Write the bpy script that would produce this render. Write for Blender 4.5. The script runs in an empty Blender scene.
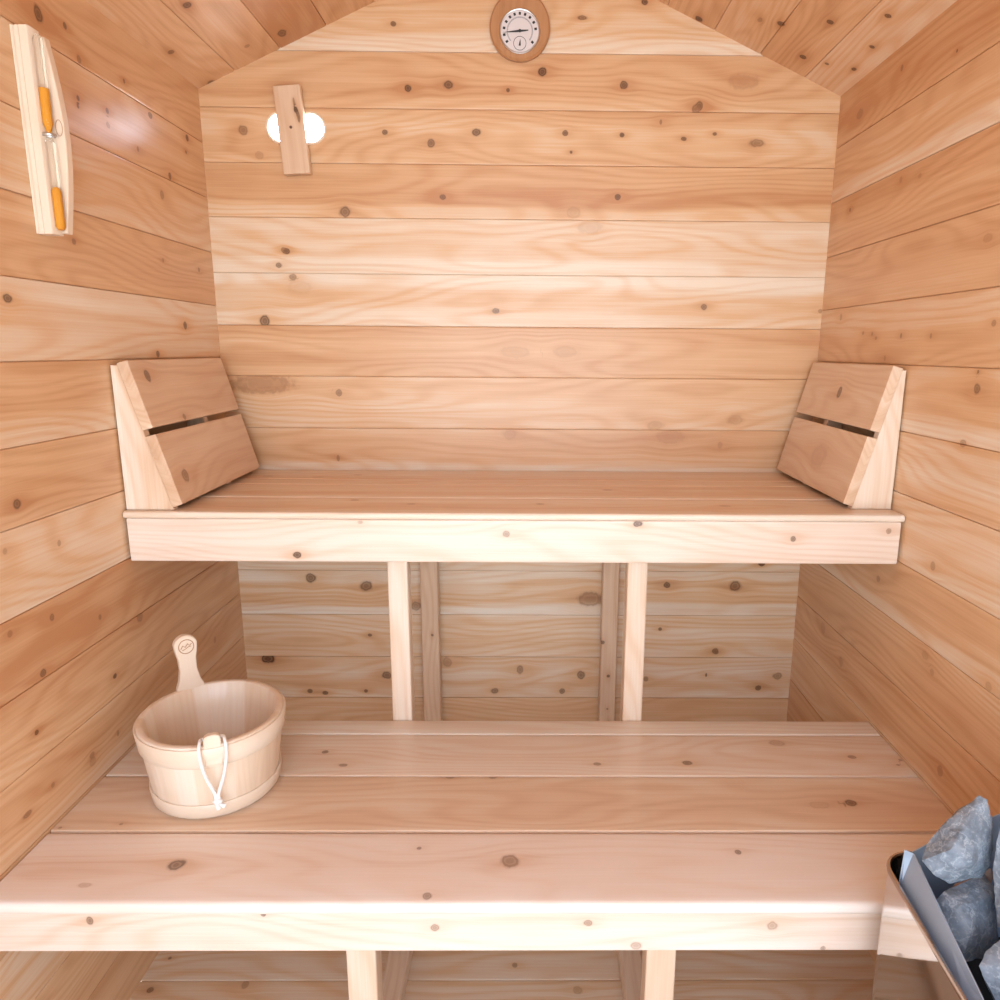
import bpy, bmesh, math, random
import numpy as np
from mathutils import Vector, Matrix, noise

C = bpy.context.scene
COL = C.collection

# ------------------------------------------------------------------ camera
cam_d = bpy.data.cameras.new('camera')
cam = bpy.data.objects.new('camera', cam_d)
COL.objects.link(cam)
CP = Vector((.0289, -1.878, 1.2865))
yaw, pitch, roll, FPX, PPX = .0108, -.2077, .0075, 709.49, 38.3
F = Vector((math.sin(yaw)*math.cos(pitch), math.cos(yaw)*math.cos(pitch), math.sin(pitch)))
R0 = Vector((math.cos(yaw), -math.sin(yaw), 0)); U0 = R0.cross(F)
R = R0*math.cos(roll) + U0*math.sin(roll); U = U0*math.cos(roll) - R0*math.sin(roll)
cam.matrix_world = Matrix(((R.x, U.x, -F.x, CP.x), (R.y, U.y, -F.y, CP.y), (R.z, U.z, -F.z, CP.z), (0, 0, 0, 1)))
cam_d.sensor_width = 36; cam_d.lens = FPX/1000*36; cam_d.shift_x = -PPX/1000
cam_d.clip_start = .02
C.camera = cam

# ------------------------------------------------------------------ sky, daylight, exposure
SKY_STRENGTH = 3.6
DOOR_WATTS = 22
EXPOSURE = -0.49
w = bpy.data.worlds.new('sky'); C.world = w; w.use_nodes = True
nt = w.node_tree; nt.nodes.clear()
tc = nt.nodes.new('ShaderNodeTexCoord'); sx = nt.nodes.new('ShaderNodeSeparateXYZ')
cr = nt.nodes.new('ShaderNodeValToRGB'); bgn = nt.nodes.new('ShaderNodeBackground'); wo = nt.nodes.new('ShaderNodeOutputWorld')
mr = nt.nodes.new('ShaderNodeMapRange'); mr.inputs[1].default_value = -1; mr.inputs[2].default_value = 1
nt.links.new(tc.outputs['Generated'], sx.inputs[0]); nt.links.new(sx.outputs[2], mr.inputs[0]); nt.links.new(mr.outputs[0], cr.inputs[0])
e = cr.color_ramp.elements
e[0].position = .0; e[0].color = (1.06, 1.16, 1.20, 1)
e[1].position = 1.0; e[1].color = (.30, .52, .95, 1)
for p_, c_ in ((.485, (1.16, 1.26, 1.30, 1)), (.505, (1.05, 1.15, 1.22, 1)), (.66, (.50, .66, .92, 1))):
    n_ = e.new(p_); n_.color = c_
# the sky is brighter on the side behind the back wall (it shows through the vent holes)
ms = nt.nodes.new('ShaderNodeMapRange'); ms.inputs[1].default_value = .30; ms.inputs[2].default_value = .85; ms.inputs[3].default_value = SKY_STRENGTH; ms.inputs[4].default_value = SKY_STRENGTH*13
nt.links.new(sx.outputs[1], ms.inputs[0]); nt.links.new(ms.outputs[0], bgn.inputs[1])
nt.links.new(cr.outputs[0], bgn.inputs[0])
nt.links.new(bgn.outputs[0], wo.inputs[0])

ld = bpy.data.lights.new('doorway_daylight', 'AREA'); ld.shape = 'RECTANGLE'; ld.size = 1.35; ld.size_y = 1.5
ld.energy = DOOR_WATTS; ld.color = (.92, 1.0, 1.03)
lo = bpy.data.objects.new('doorway_daylight', ld); COL.objects.link(lo)
lo.location = (0, -2.45, 1.02); lo.rotation_euler = (math.radians(90), 0, 0)

C.view_settings.view_transform = 'Standard'; C.view_settings.look = 'None'
C.view_settings.gamma = 1; C.view_settings.exposure = EXPOSURE
C.view_settings.use_curve_mapping = False

# ------------------------------------------------------------------ room numbers (metres)
HW = .775            # half width
EAVE, SLOPE = 1.8949, .4448
FRONT = -2.35
PITCH = .1262        # board pitch

# knots: (along, across, radius, aspect, darkness)
K_BACK=[(-0.437,1.620,0.0149,1.0,0.70),(-0.654,1.355,0.0154,1.0,0.80),(-0.675,1.805,0.0122,1.0,0.60),(-0.640,1.749,0.0098,1.2,0.35),(-0.589,1.526,0.0075,1.3,0.80),(-0.609,1.492,0.0076,1.2,0.70),(-0.576,1.464,0.0089,1.3,0.60),(-0.272,1.902,0.0096,1.0,0.90),(-0.175,1.910,0.0108,1.3,0.80),(0.050,1.941,0.0108,1.1,0.95),(-0.031,1.900,0.0048,1.0,0.90),(0.248,1.914,0.0096,1.2,0.80),(0.425,1.863,0.0121,0.8,0.60),(-0.331,1.804,0.0073,1.0,0.80),(-0.220,1.780,0.0110,0.9,0.70),(-0.109,1.806,0.0098,1.3,0.80),(0.108,1.806,0.0068,1.2,0.80),(0.123,1.763,0.0039,1.0,0.90),(0.247,1.803,0.0054,1.2,0.90),(0.341,1.833,0.0073,0.5,0.60),(-0.193,1.657,0.0074,1.2,0.70),(0.241,1.661,0.0075,1.1,0.80),(0.130,1.623,0.0150,1.6,0.30),(0.174,1.588,0.0175,2.0,0.20),(-0.063,1.385,0.0077,1.3,0.70),(0.470,1.399,0.0082,1.0,0.70),(0.432,1.870,0.0109,1.0,0.70),(0.535,1.924,0.0193,2.2,0.30),(0.399,1.796,0.0054,1.5,0.80),(0.474,1.808,0.0049,1.3,0.80),(0.579,1.788,0.0098,2.2,0.60),(0.770,1.391,0.0064,1.0,0.50),(-0.358,2.090,0.0071,1.0,0.90),(-0.303,2.040,0.0059,1.2,0.80),(0.146,2.058,0.0059,2.0,0.70),(0.292,2.093,0.0071,1.3,0.90),(-0.474,1.174,0.0092,1.0,0.60),(-0.673,1.196,0.0287,3.2,0.45),(-0.596,1.529,0.0063,1.0,0.60),(-0.559,1.440,0.0178,2.2,0.15),(-0.485,1.002,0.0093,0.5,0.55),(-0.577,0.667,0.0152,1.0,0.75),(-0.712,0.427,0.0156,1.4,1.00),(-0.557,0.323,0.0072,1.2,0.80),(-0.440,0.330,0.0057,1.0,0.80),(-0.599,0.329,0.0074,1.2,0.80),(-0.426,0.645,0.0166,1.1,0.70),(-0.290,0.587,0.0153,1.0,0.60),(0.196,0.609,0.0237,1.6,0.55),(0.409,0.651,0.0097,1.0,0.80),(0.395,0.521,0.0056,1.0,0.80),(-0.421,0.500,0.0056,1.2,0.80),(-0.378,0.379,0.0128,1.2,0.70),(-0.206,0.419,0.0170,0.8,0.45),(0.001,0.396,0.0143,0.7,0.60),(0.175,0.381,0.0143,0.8,0.70),(-0.071,0.331,0.0098,1.2,0.70),(0.121,0.331,0.0092,1.0,0.70),(0.361,0.369,0.0086,0.8,0.60),(0.599,0.649,0.0167,1.2,0.70),(0.554,0.455,0.0099,1.0,0.70),(0.669,0.713,0.0069,1.5,0.90),(0.737,0.379,0.0120,1.2,0.60),(0.685,0.342,0.0086,1.2,0.80),(0.533,0.382,0.0063,0.5,0.80),(0.557,0.452,0.0071,1.0,0.70),(-0.027,1.067,0.0159,1.3,0.25),(0.398,1.064,0.0213,2.0,0.25),(0.357,1.095,0.0133,2.0,0.30),(0.116,1.283,0.0156,2.5,0.25),(-0.014,1.282,0.0181,2.4,0.20),(0.569,1.110,0.0159,1.5,0.30),(0.533,1.043,0.0107,0.7,0.35),(-0.738,1.102,0.0105,1.5,0.30)]
K_LEFT=[(-0.480,1.785,0.0089,0.8,0.60),(-0.336,1.799,0.0051,0.9,0.70),(-0.497,1.717,0.0057,0.9,0.90),(-0.500,1.703,0.0039,1.0,0.80),(-0.408,1.723,0.0057,1.0,0.80),(-0.410,1.698,0.0066,1.0,0.50),(-0.246,1.764,0.0074,1.2,0.70),(-0.309,1.682,0.0061,0.8,0.60),(-0.082,1.764,0.0081,1.0,0.90),(-0.094,1.731,0.0042,1.0,0.80),(-0.183,1.659,0.0093,0.7,0.80),(-0.227,1.611,0.0109,0.9,0.50),(-0.559,1.468,0.0063,1.0,0.60),(-0.250,1.473,0.0054,0.8,0.50),(-0.080,1.471,0.0060,0.8,0.60),(-0.741,1.359,0.0077,1.5,0.80),(-0.177,1.338,0.0093,1.0,0.80),(-0.581,1.815,0.0146,0.8,0.80),(-0.511,1.826,0.0060,0.9,0.80),(-0.785,1.046,0.0094,1.0,0.75),(-0.312,1.273,0.0075,1.0,0.80),(-0.825,0.980,0.0055,1.0,0.40),(-0.702,0.959,0.0060,0.8,0.50),(-0.744,0.842,0.0076,0.9,0.60),(-0.618,0.793,0.0064,0.8,0.60),(-0.490,0.743,0.0124,1.0,0.55),(-0.840,0.852,0.0062,1.0,0.50),(-0.783,0.759,0.0074,1.1,0.70),(-0.596,0.663,0.0058,1.1,0.90),(-0.816,0.671,0.0052,1.0,0.80),(-0.798,0.563,0.0051,1.0,0.50),(-0.691,0.553,0.0064,1.3,0.50),(-0.691,0.539,0.0074,1.4,0.35),(-0.608,0.549,0.0066,0.7,0.50),(-0.861,0.553,0.0055,2.0,0.60),(-0.173,0.558,0.0102,0.8,0.40),(-0.563,1.607,0.0034,1.0,0.50)]
K_RIGHT=[(-0.684,1.229,0.0101,1.0,0.65),(-0.665,1.135,0.0073,1.4,0.50),(-0.623,0.901,0.0093,0.9,0.45),(-0.430,0.812,0.0086,1.0,0.50),(-0.300,0.561,0.0144,0.9,0.35),(-0.183,0.600,0.0153,1.0,0.35),(-0.119,1.371,0.0097,0.7,0.45),(-0.244,1.330,0.0045,1.0,0.50),(-0.288,1.327,0.0044,1.0,0.50),(-0.308,1.318,0.0043,1.0,0.50),(-0.414,1.321,0.0053,0.7,0.60),(-0.524,1.318,0.0056,0.7,0.50),(-0.357,1.276,0.0074,0.6,0.40),(-0.705,1.335,0.0065,1.0,0.50),(-0.300,1.851,0.0069,0.8,0.60),(-0.120,1.820,0.0114,1.6,0.45),(-0.500,1.808,0.0035,1.0,0.80),(-0.114,1.615,0.0047,1.0,0.70),(-0.345,1.630,0.0071,0.9,0.40),(-0.419,1.621,0.0058,1.2,0.35),(-0.819,0.757,0.0081,1.2,0.35),(-0.681,1.257,0.0033,1.0,0.70),(-0.660,1.472,0.0082,1.5,0.30),(-0.662,0.708,0.0074,1.0,0.35),(-0.725,0.544,0.0109,0.8,0.45),(-0.634,0.729,0.0095,1.4,0.30)]
K_LOWTOP=[(0.645,-0.452,0.0049,1.5,0.90),(0.542,-0.546,0.0125,1.4,0.40),(-0.382,-0.582,0.0060,1.2,0.70),(-0.335,-0.628,0.0059,1.5,0.60),(0.162,-0.623,0.0059,1.5,0.60),(0.340,-0.619,0.0083,1.3,0.70),(-0.122,-0.667,0.0057,1.6,0.60),(-0.040,-0.667,0.0061,1.4,0.60),(0.609,-0.745,0.0099,1.2,0.75),(0.676,-0.597,0.0066,1.3,0.60),(0.550,-0.751,0.0126,2.0,0.25),(-0.524,-0.902,0.0141,1.0,0.75),(-0.122,-0.967,0.0082,1.0,0.60),(-0.150,-0.864,0.0041,1.0,0.70),(-0.001,-0.894,0.0159,1.0,0.60),(0.368,-0.873,0.0065,1.0,0.70),(-0.640,-0.945,0.0060,2.0,0.35),(0.768,-0.608,0.0040,1.0,0.60),(0.755,-0.625,0.0039,1.0,0.60),(-0.762,-0.814,0.0034,1.0,0.60),(-0.665,-0.804,0.0034,1.0,0.60)]
K_LOWFRONT=[(-0.699,0.480,0.0038,1.0,0.90),(-0.620,0.456,0.0081,0.7,0.70),(-0.364,0.467,0.0044,1.1,0.80),(-0.111,0.443,0.0067,1.1,0.60),(0.118,0.451,0.0060,1.3,0.60),(0.394,0.446,0.0090,1.0,0.50),(0.191,0.411,0.0075,1.2,0.50),(0.474,0.406,0.0045,1.0,0.60)]
K_UPFRONT=[(-0.438,0.883,0.0076,1.2,0.95),(-0.020,0.928,0.0076,1.1,0.60),(0.555,0.921,0.0068,1.0,0.75),(0.746,0.938,0.0064,1.0,0.60),(0.242,0.950,0.0068,1.6,0.90),(-0.309,0.951,0.0040,1.5,0.50)]
K_UPTOP=[(-0.347,-0.391,0.0064,1.6,0.60),(-0.221,-0.428,0.0063,1.6,0.50),(0.048,-0.422,0.0063,1.6,0.60),(0.205,-0.264,0.0093,1.5,0.50),(0.435,-0.432,0.0084,1.5,0.40),(-0.458,0.010,0.0067,1.4,0.70),(-0.414,-0.082,0.0077,1.4,0.40),(-0.507,-0.115,0.0076,2.0,0.40),(-0.636,-0.104,0.0076,2.0,0.40),(-0.556,-0.528,0.0043,1.0,0.70)]
K_ROOFL=[(-0.184,0.030,0.0086,1.1,0.70),(-0.300,0.132,0.0099,1.2,0.80),(0.004,0.036,0.0120,1.3,0.70),(-0.073,0.165,0.0069,1.0,0.50),(-0.057,0.248,0.0115,1.5,0.70)]
K_ROOFR=[(-0.013,0.390,0.0106,1.0,0.95),(-0.156,0.226,0.0092,1.0,0.90),(-0.078,0.138,0.0092,1.0,0.95),(-0.247,0.146,0.0083,1.0,0.90),(-0.100,0.085,0.0055,1.0,0.80),(-0.239,0.042,0.0067,1.0,0.90),(-0.353,0.068,0.0077,1.0,0.90),(-0.133,0.031,0.0063,1.2,0.90),(-0.131,0.269,0.0066,1.5,0.50)]
K_FLOOR=[(-0.745,-0.657,0.0082,1.0,0.70),(-0.556,-0.645,0.0103,0.8,0.50),(0.000,-0.598,0.0064,1.0,0.60),(0.131,-0.659,0.0103,1.0,0.40),(-0.743,-0.579,0.0043,1.0,0.80)]

# ------------------------------------------------------------------ materials
def nodes(m):
    m.use_nodes = True
    t = m.node_tree; t.nodes.clear()
    out = t.nodes.new('ShaderNodeOutputMaterial'); b = t.nodes.new('ShaderNodeBsdfPrincipled')
    t.links.new(b.outputs[0], out.inputs[0])
    return t, b

def wood(name, cols, rough=.29, knot=(.070, .022, .008), fibre=.22, ring=.17, band=.85):
    """cols: dark heartwood, middle, pale sapwood.  Reads the board coordinates, tone and knots stored on the mesh."""
    m = bpy.data.materials.new(name); t, b = nodes(m)
    N = t.nodes.new; Lk = t.links.new
    def attr(n):
        a = N('ShaderNodeAttribute'); a.attribute_name = n; return a
    def mth(op, a, bb=None, c=None):
        n = N('ShaderNodeMath'); n.operation = op
        for i, v in enumerate((a, bb, c)):
            if v is None: continue
            if isinstance(v, (int, float)): n.inputs[i].default_value = v
            else: Lk(v, n.inputs[i])
        return n.outputs[0]
    wc = attr('wc').outputs['Vector']
    def noi(scale, detail=2, rough_=.5):
        mp = N('ShaderNodeVectorMath'); mp.operation = 'MULTIPLY'; Lk(wc, mp.inputs[0]); mp.inputs[1].default_value = scale
        n = N('ShaderNodeTexNoise'); n.inputs['Scale'].default_value = 1; n.inputs['Detail'].default_value = detail
        n.inputs['Roughness'].default_value = rough_; Lk(mp.outputs[0], n.inputs['Vector']); return n.outputs['Fac']
    bandn = noi((.4, 17, 1), 2); fib = noi((5, 260, 1), 3, .6); low = noi((1.5, 7.5, 1), 1); blot = noi((7, 14, 3), 2)
    sep = N('ShaderNodeSeparateXYZ'); Lk(wc, sep.inputs[0])
    ph = mth('ADD', mth('MULTIPLY', low, 75), mth('MULTIPLY', sep.outputs[1], 210))
    rg = mth('SINE', ph)
    rg = mth('MULTIPLY', mth('POWER', mth('MULTIPLY_ADD', rg, .5, .5), 2.0), -1)
    tone = attr('tone').outputs['Fac']
    v = mth('ADD', tone, mth('MULTIPLY', mth('SUBTRACT', bandn, .5), band))
    v = mth('ADD', v, mth('MULTIPLY', mth('SUBTRACT', fib, .5), fibre*2))
    v = mth('ADD', v, mth('MULTIPLY', mth('ADD', rg, .4), ring))
    v = mth('ADD', v, mth('MULTIPLY', mth('SUBTRACT', blot, .5), .22))
    ramp = N('ShaderNodeValToRGB'); Lk(v, ramp.inputs[0])
    el = ramp.color_ramp.elements
    el[0].position = .0; el[0].color = (*cols[0], 1); el[1].position = 1.0; el[1].color = (*cols[2], 1)
    k = el.new(.5); k.color = (*cols[1], 1)
    # knots
    kn = N('ShaderNodeSeparateXYZ'); Lk(attr('kn').outputs['Vector'], kn.inputs[0])
    r = mth('SQRT', mth('ADD', mth('MULTIPLY', kn.outputs[0], kn.outputs[0]), mth('MULTIPLY', kn.outputs[1], kn.outputs[1])))
    r = mth('ADD', r, mth('MULTIPLY', mth('SUBTRACT', noi((80, 95, 1), 3), .5), .9))
    kr = N('ShaderNodeValToRGB'); Lk(mth('MULTIPLY', r, .5), kr.inputs[0])
    ke = kr.color_ramp.elements
    ke[0].position = 0; ke[0].color = (.80, .80, .80, 1); ke[1].position = .66; ke[1].color = (0, 0, 0, 1)
    for p, c in ((.10, .92), (.20, .90), (.29, .66), (.38, 1.0), (.45, .90), (.52, .30)):
        q = ke.new(p); q.color = (c, c, c, 1)
    fac = mth('MULTIPLY', kr.outputs[0], kn.outputs[2])
    mx = N('ShaderNodeMix'); mx.data_type = 'RGBA'
    Lk(fac, mx.inputs['Factor']); Lk(ramp.outputs[0], mx.inputs['A'])
    kc = N('ShaderNodeMix'); kc.data_type = 'RGBA'; kc.inputs['A'].default_value = (.36, .16, .07, 1); kc.inputs['B'].default_value = (*knot, 1)
    kf = N('ShaderNodeMapRange'); kf.inputs[1].default_value = .25; kf.inputs[2].default_value = .7; Lk(kn.outputs[2], kf.inputs[0]); Lk(kf.outputs[0], kc.inputs['Factor']); Lk(kc.outputs['Result'], mx.inputs['B'])
    Lk(mx.outputs['Result'], b.inputs['Base Color'])
    b.inputs['Roughness'].default_value = rough
    b.inputs['Specular IOR Level'].default_value = .5
    bp = N('ShaderNodeBump'); bp.inputs['Strength'].default_value = .08; bp.inputs['Distance'].default_value = .002
    Lk(mth('ADD', fib, mth('MULTIPLY', rg, .3)), bp.inputs['Height']); Lk(bp.outputs[0], b.inputs['Normal'])
    return m

def plain(name, col, rough=.5, metal=0., spec=.5, **kw):
    m = bpy.data.materials.new(name); t, b = nodes(m)
    b.inputs['Base Color'].default_value = (*col, 1); b.inputs['Roughness'].default_value = rough
    b.inputs['Metallic'].default_value = metal; b.inputs['Specular IOR Level'].default_value = spec
    for k, v in kw.items(): b.inputs[k].default_value = v
    return m

def brushed(name, col, rough, scale):
    m = plain(name, col, rough, 1.0); t = m.node_tree; b = t.nodes['Principled BSDF']
    tc = t.nodes.new('ShaderNodeTexCoord'); mp = t.nodes.new('ShaderNodeMapping'); mp.inputs['Scale'].default_value = scale
    n = t.nodes.new('ShaderNodeTexNoise'); n.inputs['Scale'].default_value = 1; n.inputs['Detail'].default_value = 3
    t.links.new(tc.outputs['Object'], mp.inputs[0]); t.links.new(mp.outputs[0], n.inputs['Vector'])
    r = t.nodes.new('ShaderNodeMapRange'); r.inputs[3].default_value = rough*.7; r.inputs[4].default_value = rough*1.4
    t.links.new(n.outputs['Fac'], r.inputs[0]); t.links.new(r.outputs[0], b.inputs['Roughness'])
    return m

def stone_mat():
    m = bpy.data.materials.new('grey_stone'); t, b = nodes(m); N = t.nodes.new; Lk = t.links.new
    tc = N('ShaderNodeTexCoord')
    n1 = N('ShaderNodeTexNoise'); n1.inputs['Scale'].default_value = 26; n1.inputs['Detail'].default_value = 6; n1.inputs['Roughness'].default_value = .65
    n2 = N('ShaderNodeTexNoise'); n2.inputs['Scale'].default_value = 220; n2.inputs['Detail'].default_value = 3
    vo = N('ShaderNodeTexVoronoi'); vo.feature = 'DISTANCE_TO_EDGE'; vo.inputs['Scale'].default_value = 24
    for n in (n1, n2): Lk(tc.outputs['Object'], n.inputs['Vector'])
    ad = N('ShaderNodeMix'); ad.data_type = 'VECTOR'; ad.inputs['Factor'].default_value = .06
    Lk(tc.outputs['Object'], ad.inputs['A']); Lk(n1.outputs['Color'], ad.inputs['B']); Lk(ad.outputs['Result'], vo.inputs['Vector'])
    cr = N('ShaderNodeValToRGB'); Lk(n1.outputs['Fac'], cr.inputs[0]); e = cr.color_ramp.elements
    e[0].position = .33; e[0].color = (.11, .14, .18, 1); e[1].position = .70; e[1].color = (.33, .385, .46, 1)
    sp = N('ShaderNodeMapRange'); sp.inputs[1].default_value = .55; sp.inputs[2].default_value = .75; sp.inputs[4].default_value = .45; Lk(n2.outputs['Fac'], sp.inputs[0])
    ve = N('ShaderNodeMapRange'); ve.inputs[1].default_value = 0; ve.inputs[2].default_value = .03; ve.inputs[3].default_value = 1.0; ve.inputs[4].default_value = 0; Lk(vo.outputs['Distance'], ve.inputs[0])
    vm = N('ShaderNodeMath'); vm.operation = 'MULTIPLY'; Lk(ve.outputs[0], vm.inputs[0]); Lk(n1.outputs['Fac'], vm.inputs[1])
    mxf = N('ShaderNodeMath'); mxf.operation = 'MAXIMUM'; Lk(sp.outputs[0], mxf.inputs[0]); Lk(vm.outputs[0], mxf.inputs[1])
    mx = N('ShaderNodeMix'); mx.data_type = 'RGBA'; Lk(mxf.outputs[0], mx.inputs['Factor']); Lk(cr.outputs[0], mx.inputs['A']); mx.inputs['B'].default_value = (.55, .60, .66, 1)
    Lk(mx.outputs['Result'], b.inputs['Base Color']); b.inputs['Roughness'].default_value = .72
    bp = N('ShaderNodeBump'); bp.inputs['Strength'].default_value = .5; bp.inputs['Distance'].default_value = .004
    hm = N('ShaderNodeMath'); hm.operation = 'MULTIPLY_ADD'; Lk(n2.outputs['Fac'], hm.inputs[0]); hm.inputs[1].default_value = .4; Lk(n1.outputs['Fac'], hm.inputs[2])
    Lk(hm.outputs[0], bp.inputs['Height']); Lk(bp.outputs[0], b.inputs['Normal'])
    return m

M_WALL = wood('cedar_wall', ((.55, .27, .125), (.72, .46, .265), (.83, .725, .605)))
M_ROOF = wood('cedar_roof', ((.53, .26, .12), (.72, .44, .25), (.83, .68, .53)), rough=.5)
M_BENCH = wood('cedar_bench', ((.61, .37, .225), (.75, .55, .395), (.86, .765, .665)))
M_PALE = wood('pale_cedar', ((.70, .48, .335), (.83, .685, .585), (.88, .795, .74)))
M_LIGHT = wood('pale_pine', ((.72, .53, .375), (.81, .67, .535), (.88, .79, .69)), band=.25, ring=.10, fibre=.1)
M_PLAQUE = wood('oiled_pine', ((.36, .165, .07), (.47, .235, .11), (.58, .33, .17)), band=.3)
M_STEEL = plain('mirror_stainless', (.74, .70, .67), .06, 1.0)
M_RIM = plain('rim_steel', (.50, .40, .34), .22, 1.0)
M_SHEET = brushed('sky_tinted_galvanised', (.37, .47, .61), .38, (30, 3, 30)); M_SHEET.node_tree.nodes['Principled BSDF'].inputs['Metallic'].default_value = .35  # grey sheet; blue of the reflected sky is put into its base colour
M_DARK = plain('black_steel', (.012, .012, .013), .6)
M_ROPE = plain('white_cord', (.88, .87, .86), .8)
M_WHITE = plain('dial_white', (.74, .70, .72), .35)
M_INK = plain('dial_ink', (.03, .03, .035), .5)
M_GREYINK = plain('dial_grey_ink', (.22, .21, .25), .5)
M_BRAND = plain('burnt_brown', (.48, .26, .14), .7)
M_CHROME = plain('chrome', (.62, .61, .61), .32, 1.0)
M_SAND = plain('orange_sand', (.83, .36, .035), .85)
M_GRILLE = plain('white_mesh', (.8, .82, .85), .5)
M_GLASS = plain('clear_glass', (1, 1, 1), .0, 0, .5, **{'Transmission Weight': 1.0, 'IOR': 1.12})
M_STONE = stone_mat()

# ------------------------------------------------------------------ mesh helpers
rng = random.Random(4)
def link(name, verts, faces, mat, parent=None, wc=None, tone=None, kn=None, smooth=True, edge=40):
    me = bpy.data.meshes.new(name); verts = np.asarray(verts, dtype=np.float32)
    me.from_pydata(verts.tolist() if len(verts) < 3000 else verts.tolist(), [], faces if isinstance(faces, list) else faces.tolist())
    me.materials.append(mat)
    n = len(verts)
    if wc is not None:
        a = me.attributes.new('wc', 'FLOAT_VECTOR', 'POINT'); a.data.foreach_set('vector', np.asarray(wc, dtype=np.float32).ravel())
        a = me.attributes.new('tone', 'FLOAT', 'POINT'); a.data.foreach_set('value', np.asarray(tone, dtype=np.float32).ravel() if np.ndim(tone) else np.full(n, tone, np.float32))
        a = me.attributes.new('kn', 'FLOAT_VECTOR', 'POINT'); a.data.foreach_set('vector', (np.asarray(kn, dtype=np.float32) if kn is not None else np.tile(np.float32([9, 9, 0]), (n, 1))).ravel())
    if smooth:
        me.polygons.foreach_set('use_smooth', np.ones(len(me.polygons), dtype=bool))
        me.set_sharp_from_angle(angle=math.radians(edge))
    me.validate(); me.update()
    o = bpy.data.objects.new(name, me); COL.objects.link(o)
    if parent: o.parent = parent
    return o

def fix_normals(o):
    bm = bmesh.new(); bm.from_mesh(o.data); bmesh.ops.recalc_face_normals(bm, faces=bm.faces); bm.to_mesh(o.data); bm.free()
    return o

def empty(name, loc, label, cat, group=None):
    o = bpy.data.objects.new(name, None); COL.objects.link(o); o.location = loc
    tag(o, label, cat, group); return o
def tag(o, label, cat, group=None):
    o['label'] = label; o['category'] = cat
    if group: o['group'] = group
    return o
def struct(o): o['kind'] = 'structure'; return o

def knot_fields(l, w, knots):
    """Nearest knot in knot radii (+ mask), grain bending round the knots, and the darker wood beside them."""
    n = len(l); best = np.full(n, 1e9); kx = np.full(n, 9.); ky = np.full(n, 9.); km = np.zeros(n); warp = np.zeros(n); halo = np.zeros(n)
    for a, b, r, asp, dk in knots:
        dl = (l-a); dw = (w-b)
        r = r*.86; near = np.where((np.abs(dl) < 14*r) & (np.abs(dw) < 8*r))[0]
        if not len(near): continue
        x = dl[near]/(r*asp); y = dw[near]/r; d = x*x+y*y
        up = d < best[near]; i = near[up]
        best[i] = d[up]; kx[i] = x[up]; ky[i] = y[up]; km[i] = dk*np.clip(2.6-np.sqrt(d[up]), 0, 1)
        g = np.exp(-(dl[near]/(3.2*r))**2-(dw[near]/(2.2*r))**2)
        warp[near] -= .75*dw[near]*g
        halo[near] += .45*dk*np.exp(-(dl[near]/(4.5*r))**2-(dw[near]/(1.9*r))**2)
    return kx, ky, km, warp, halo

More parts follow.
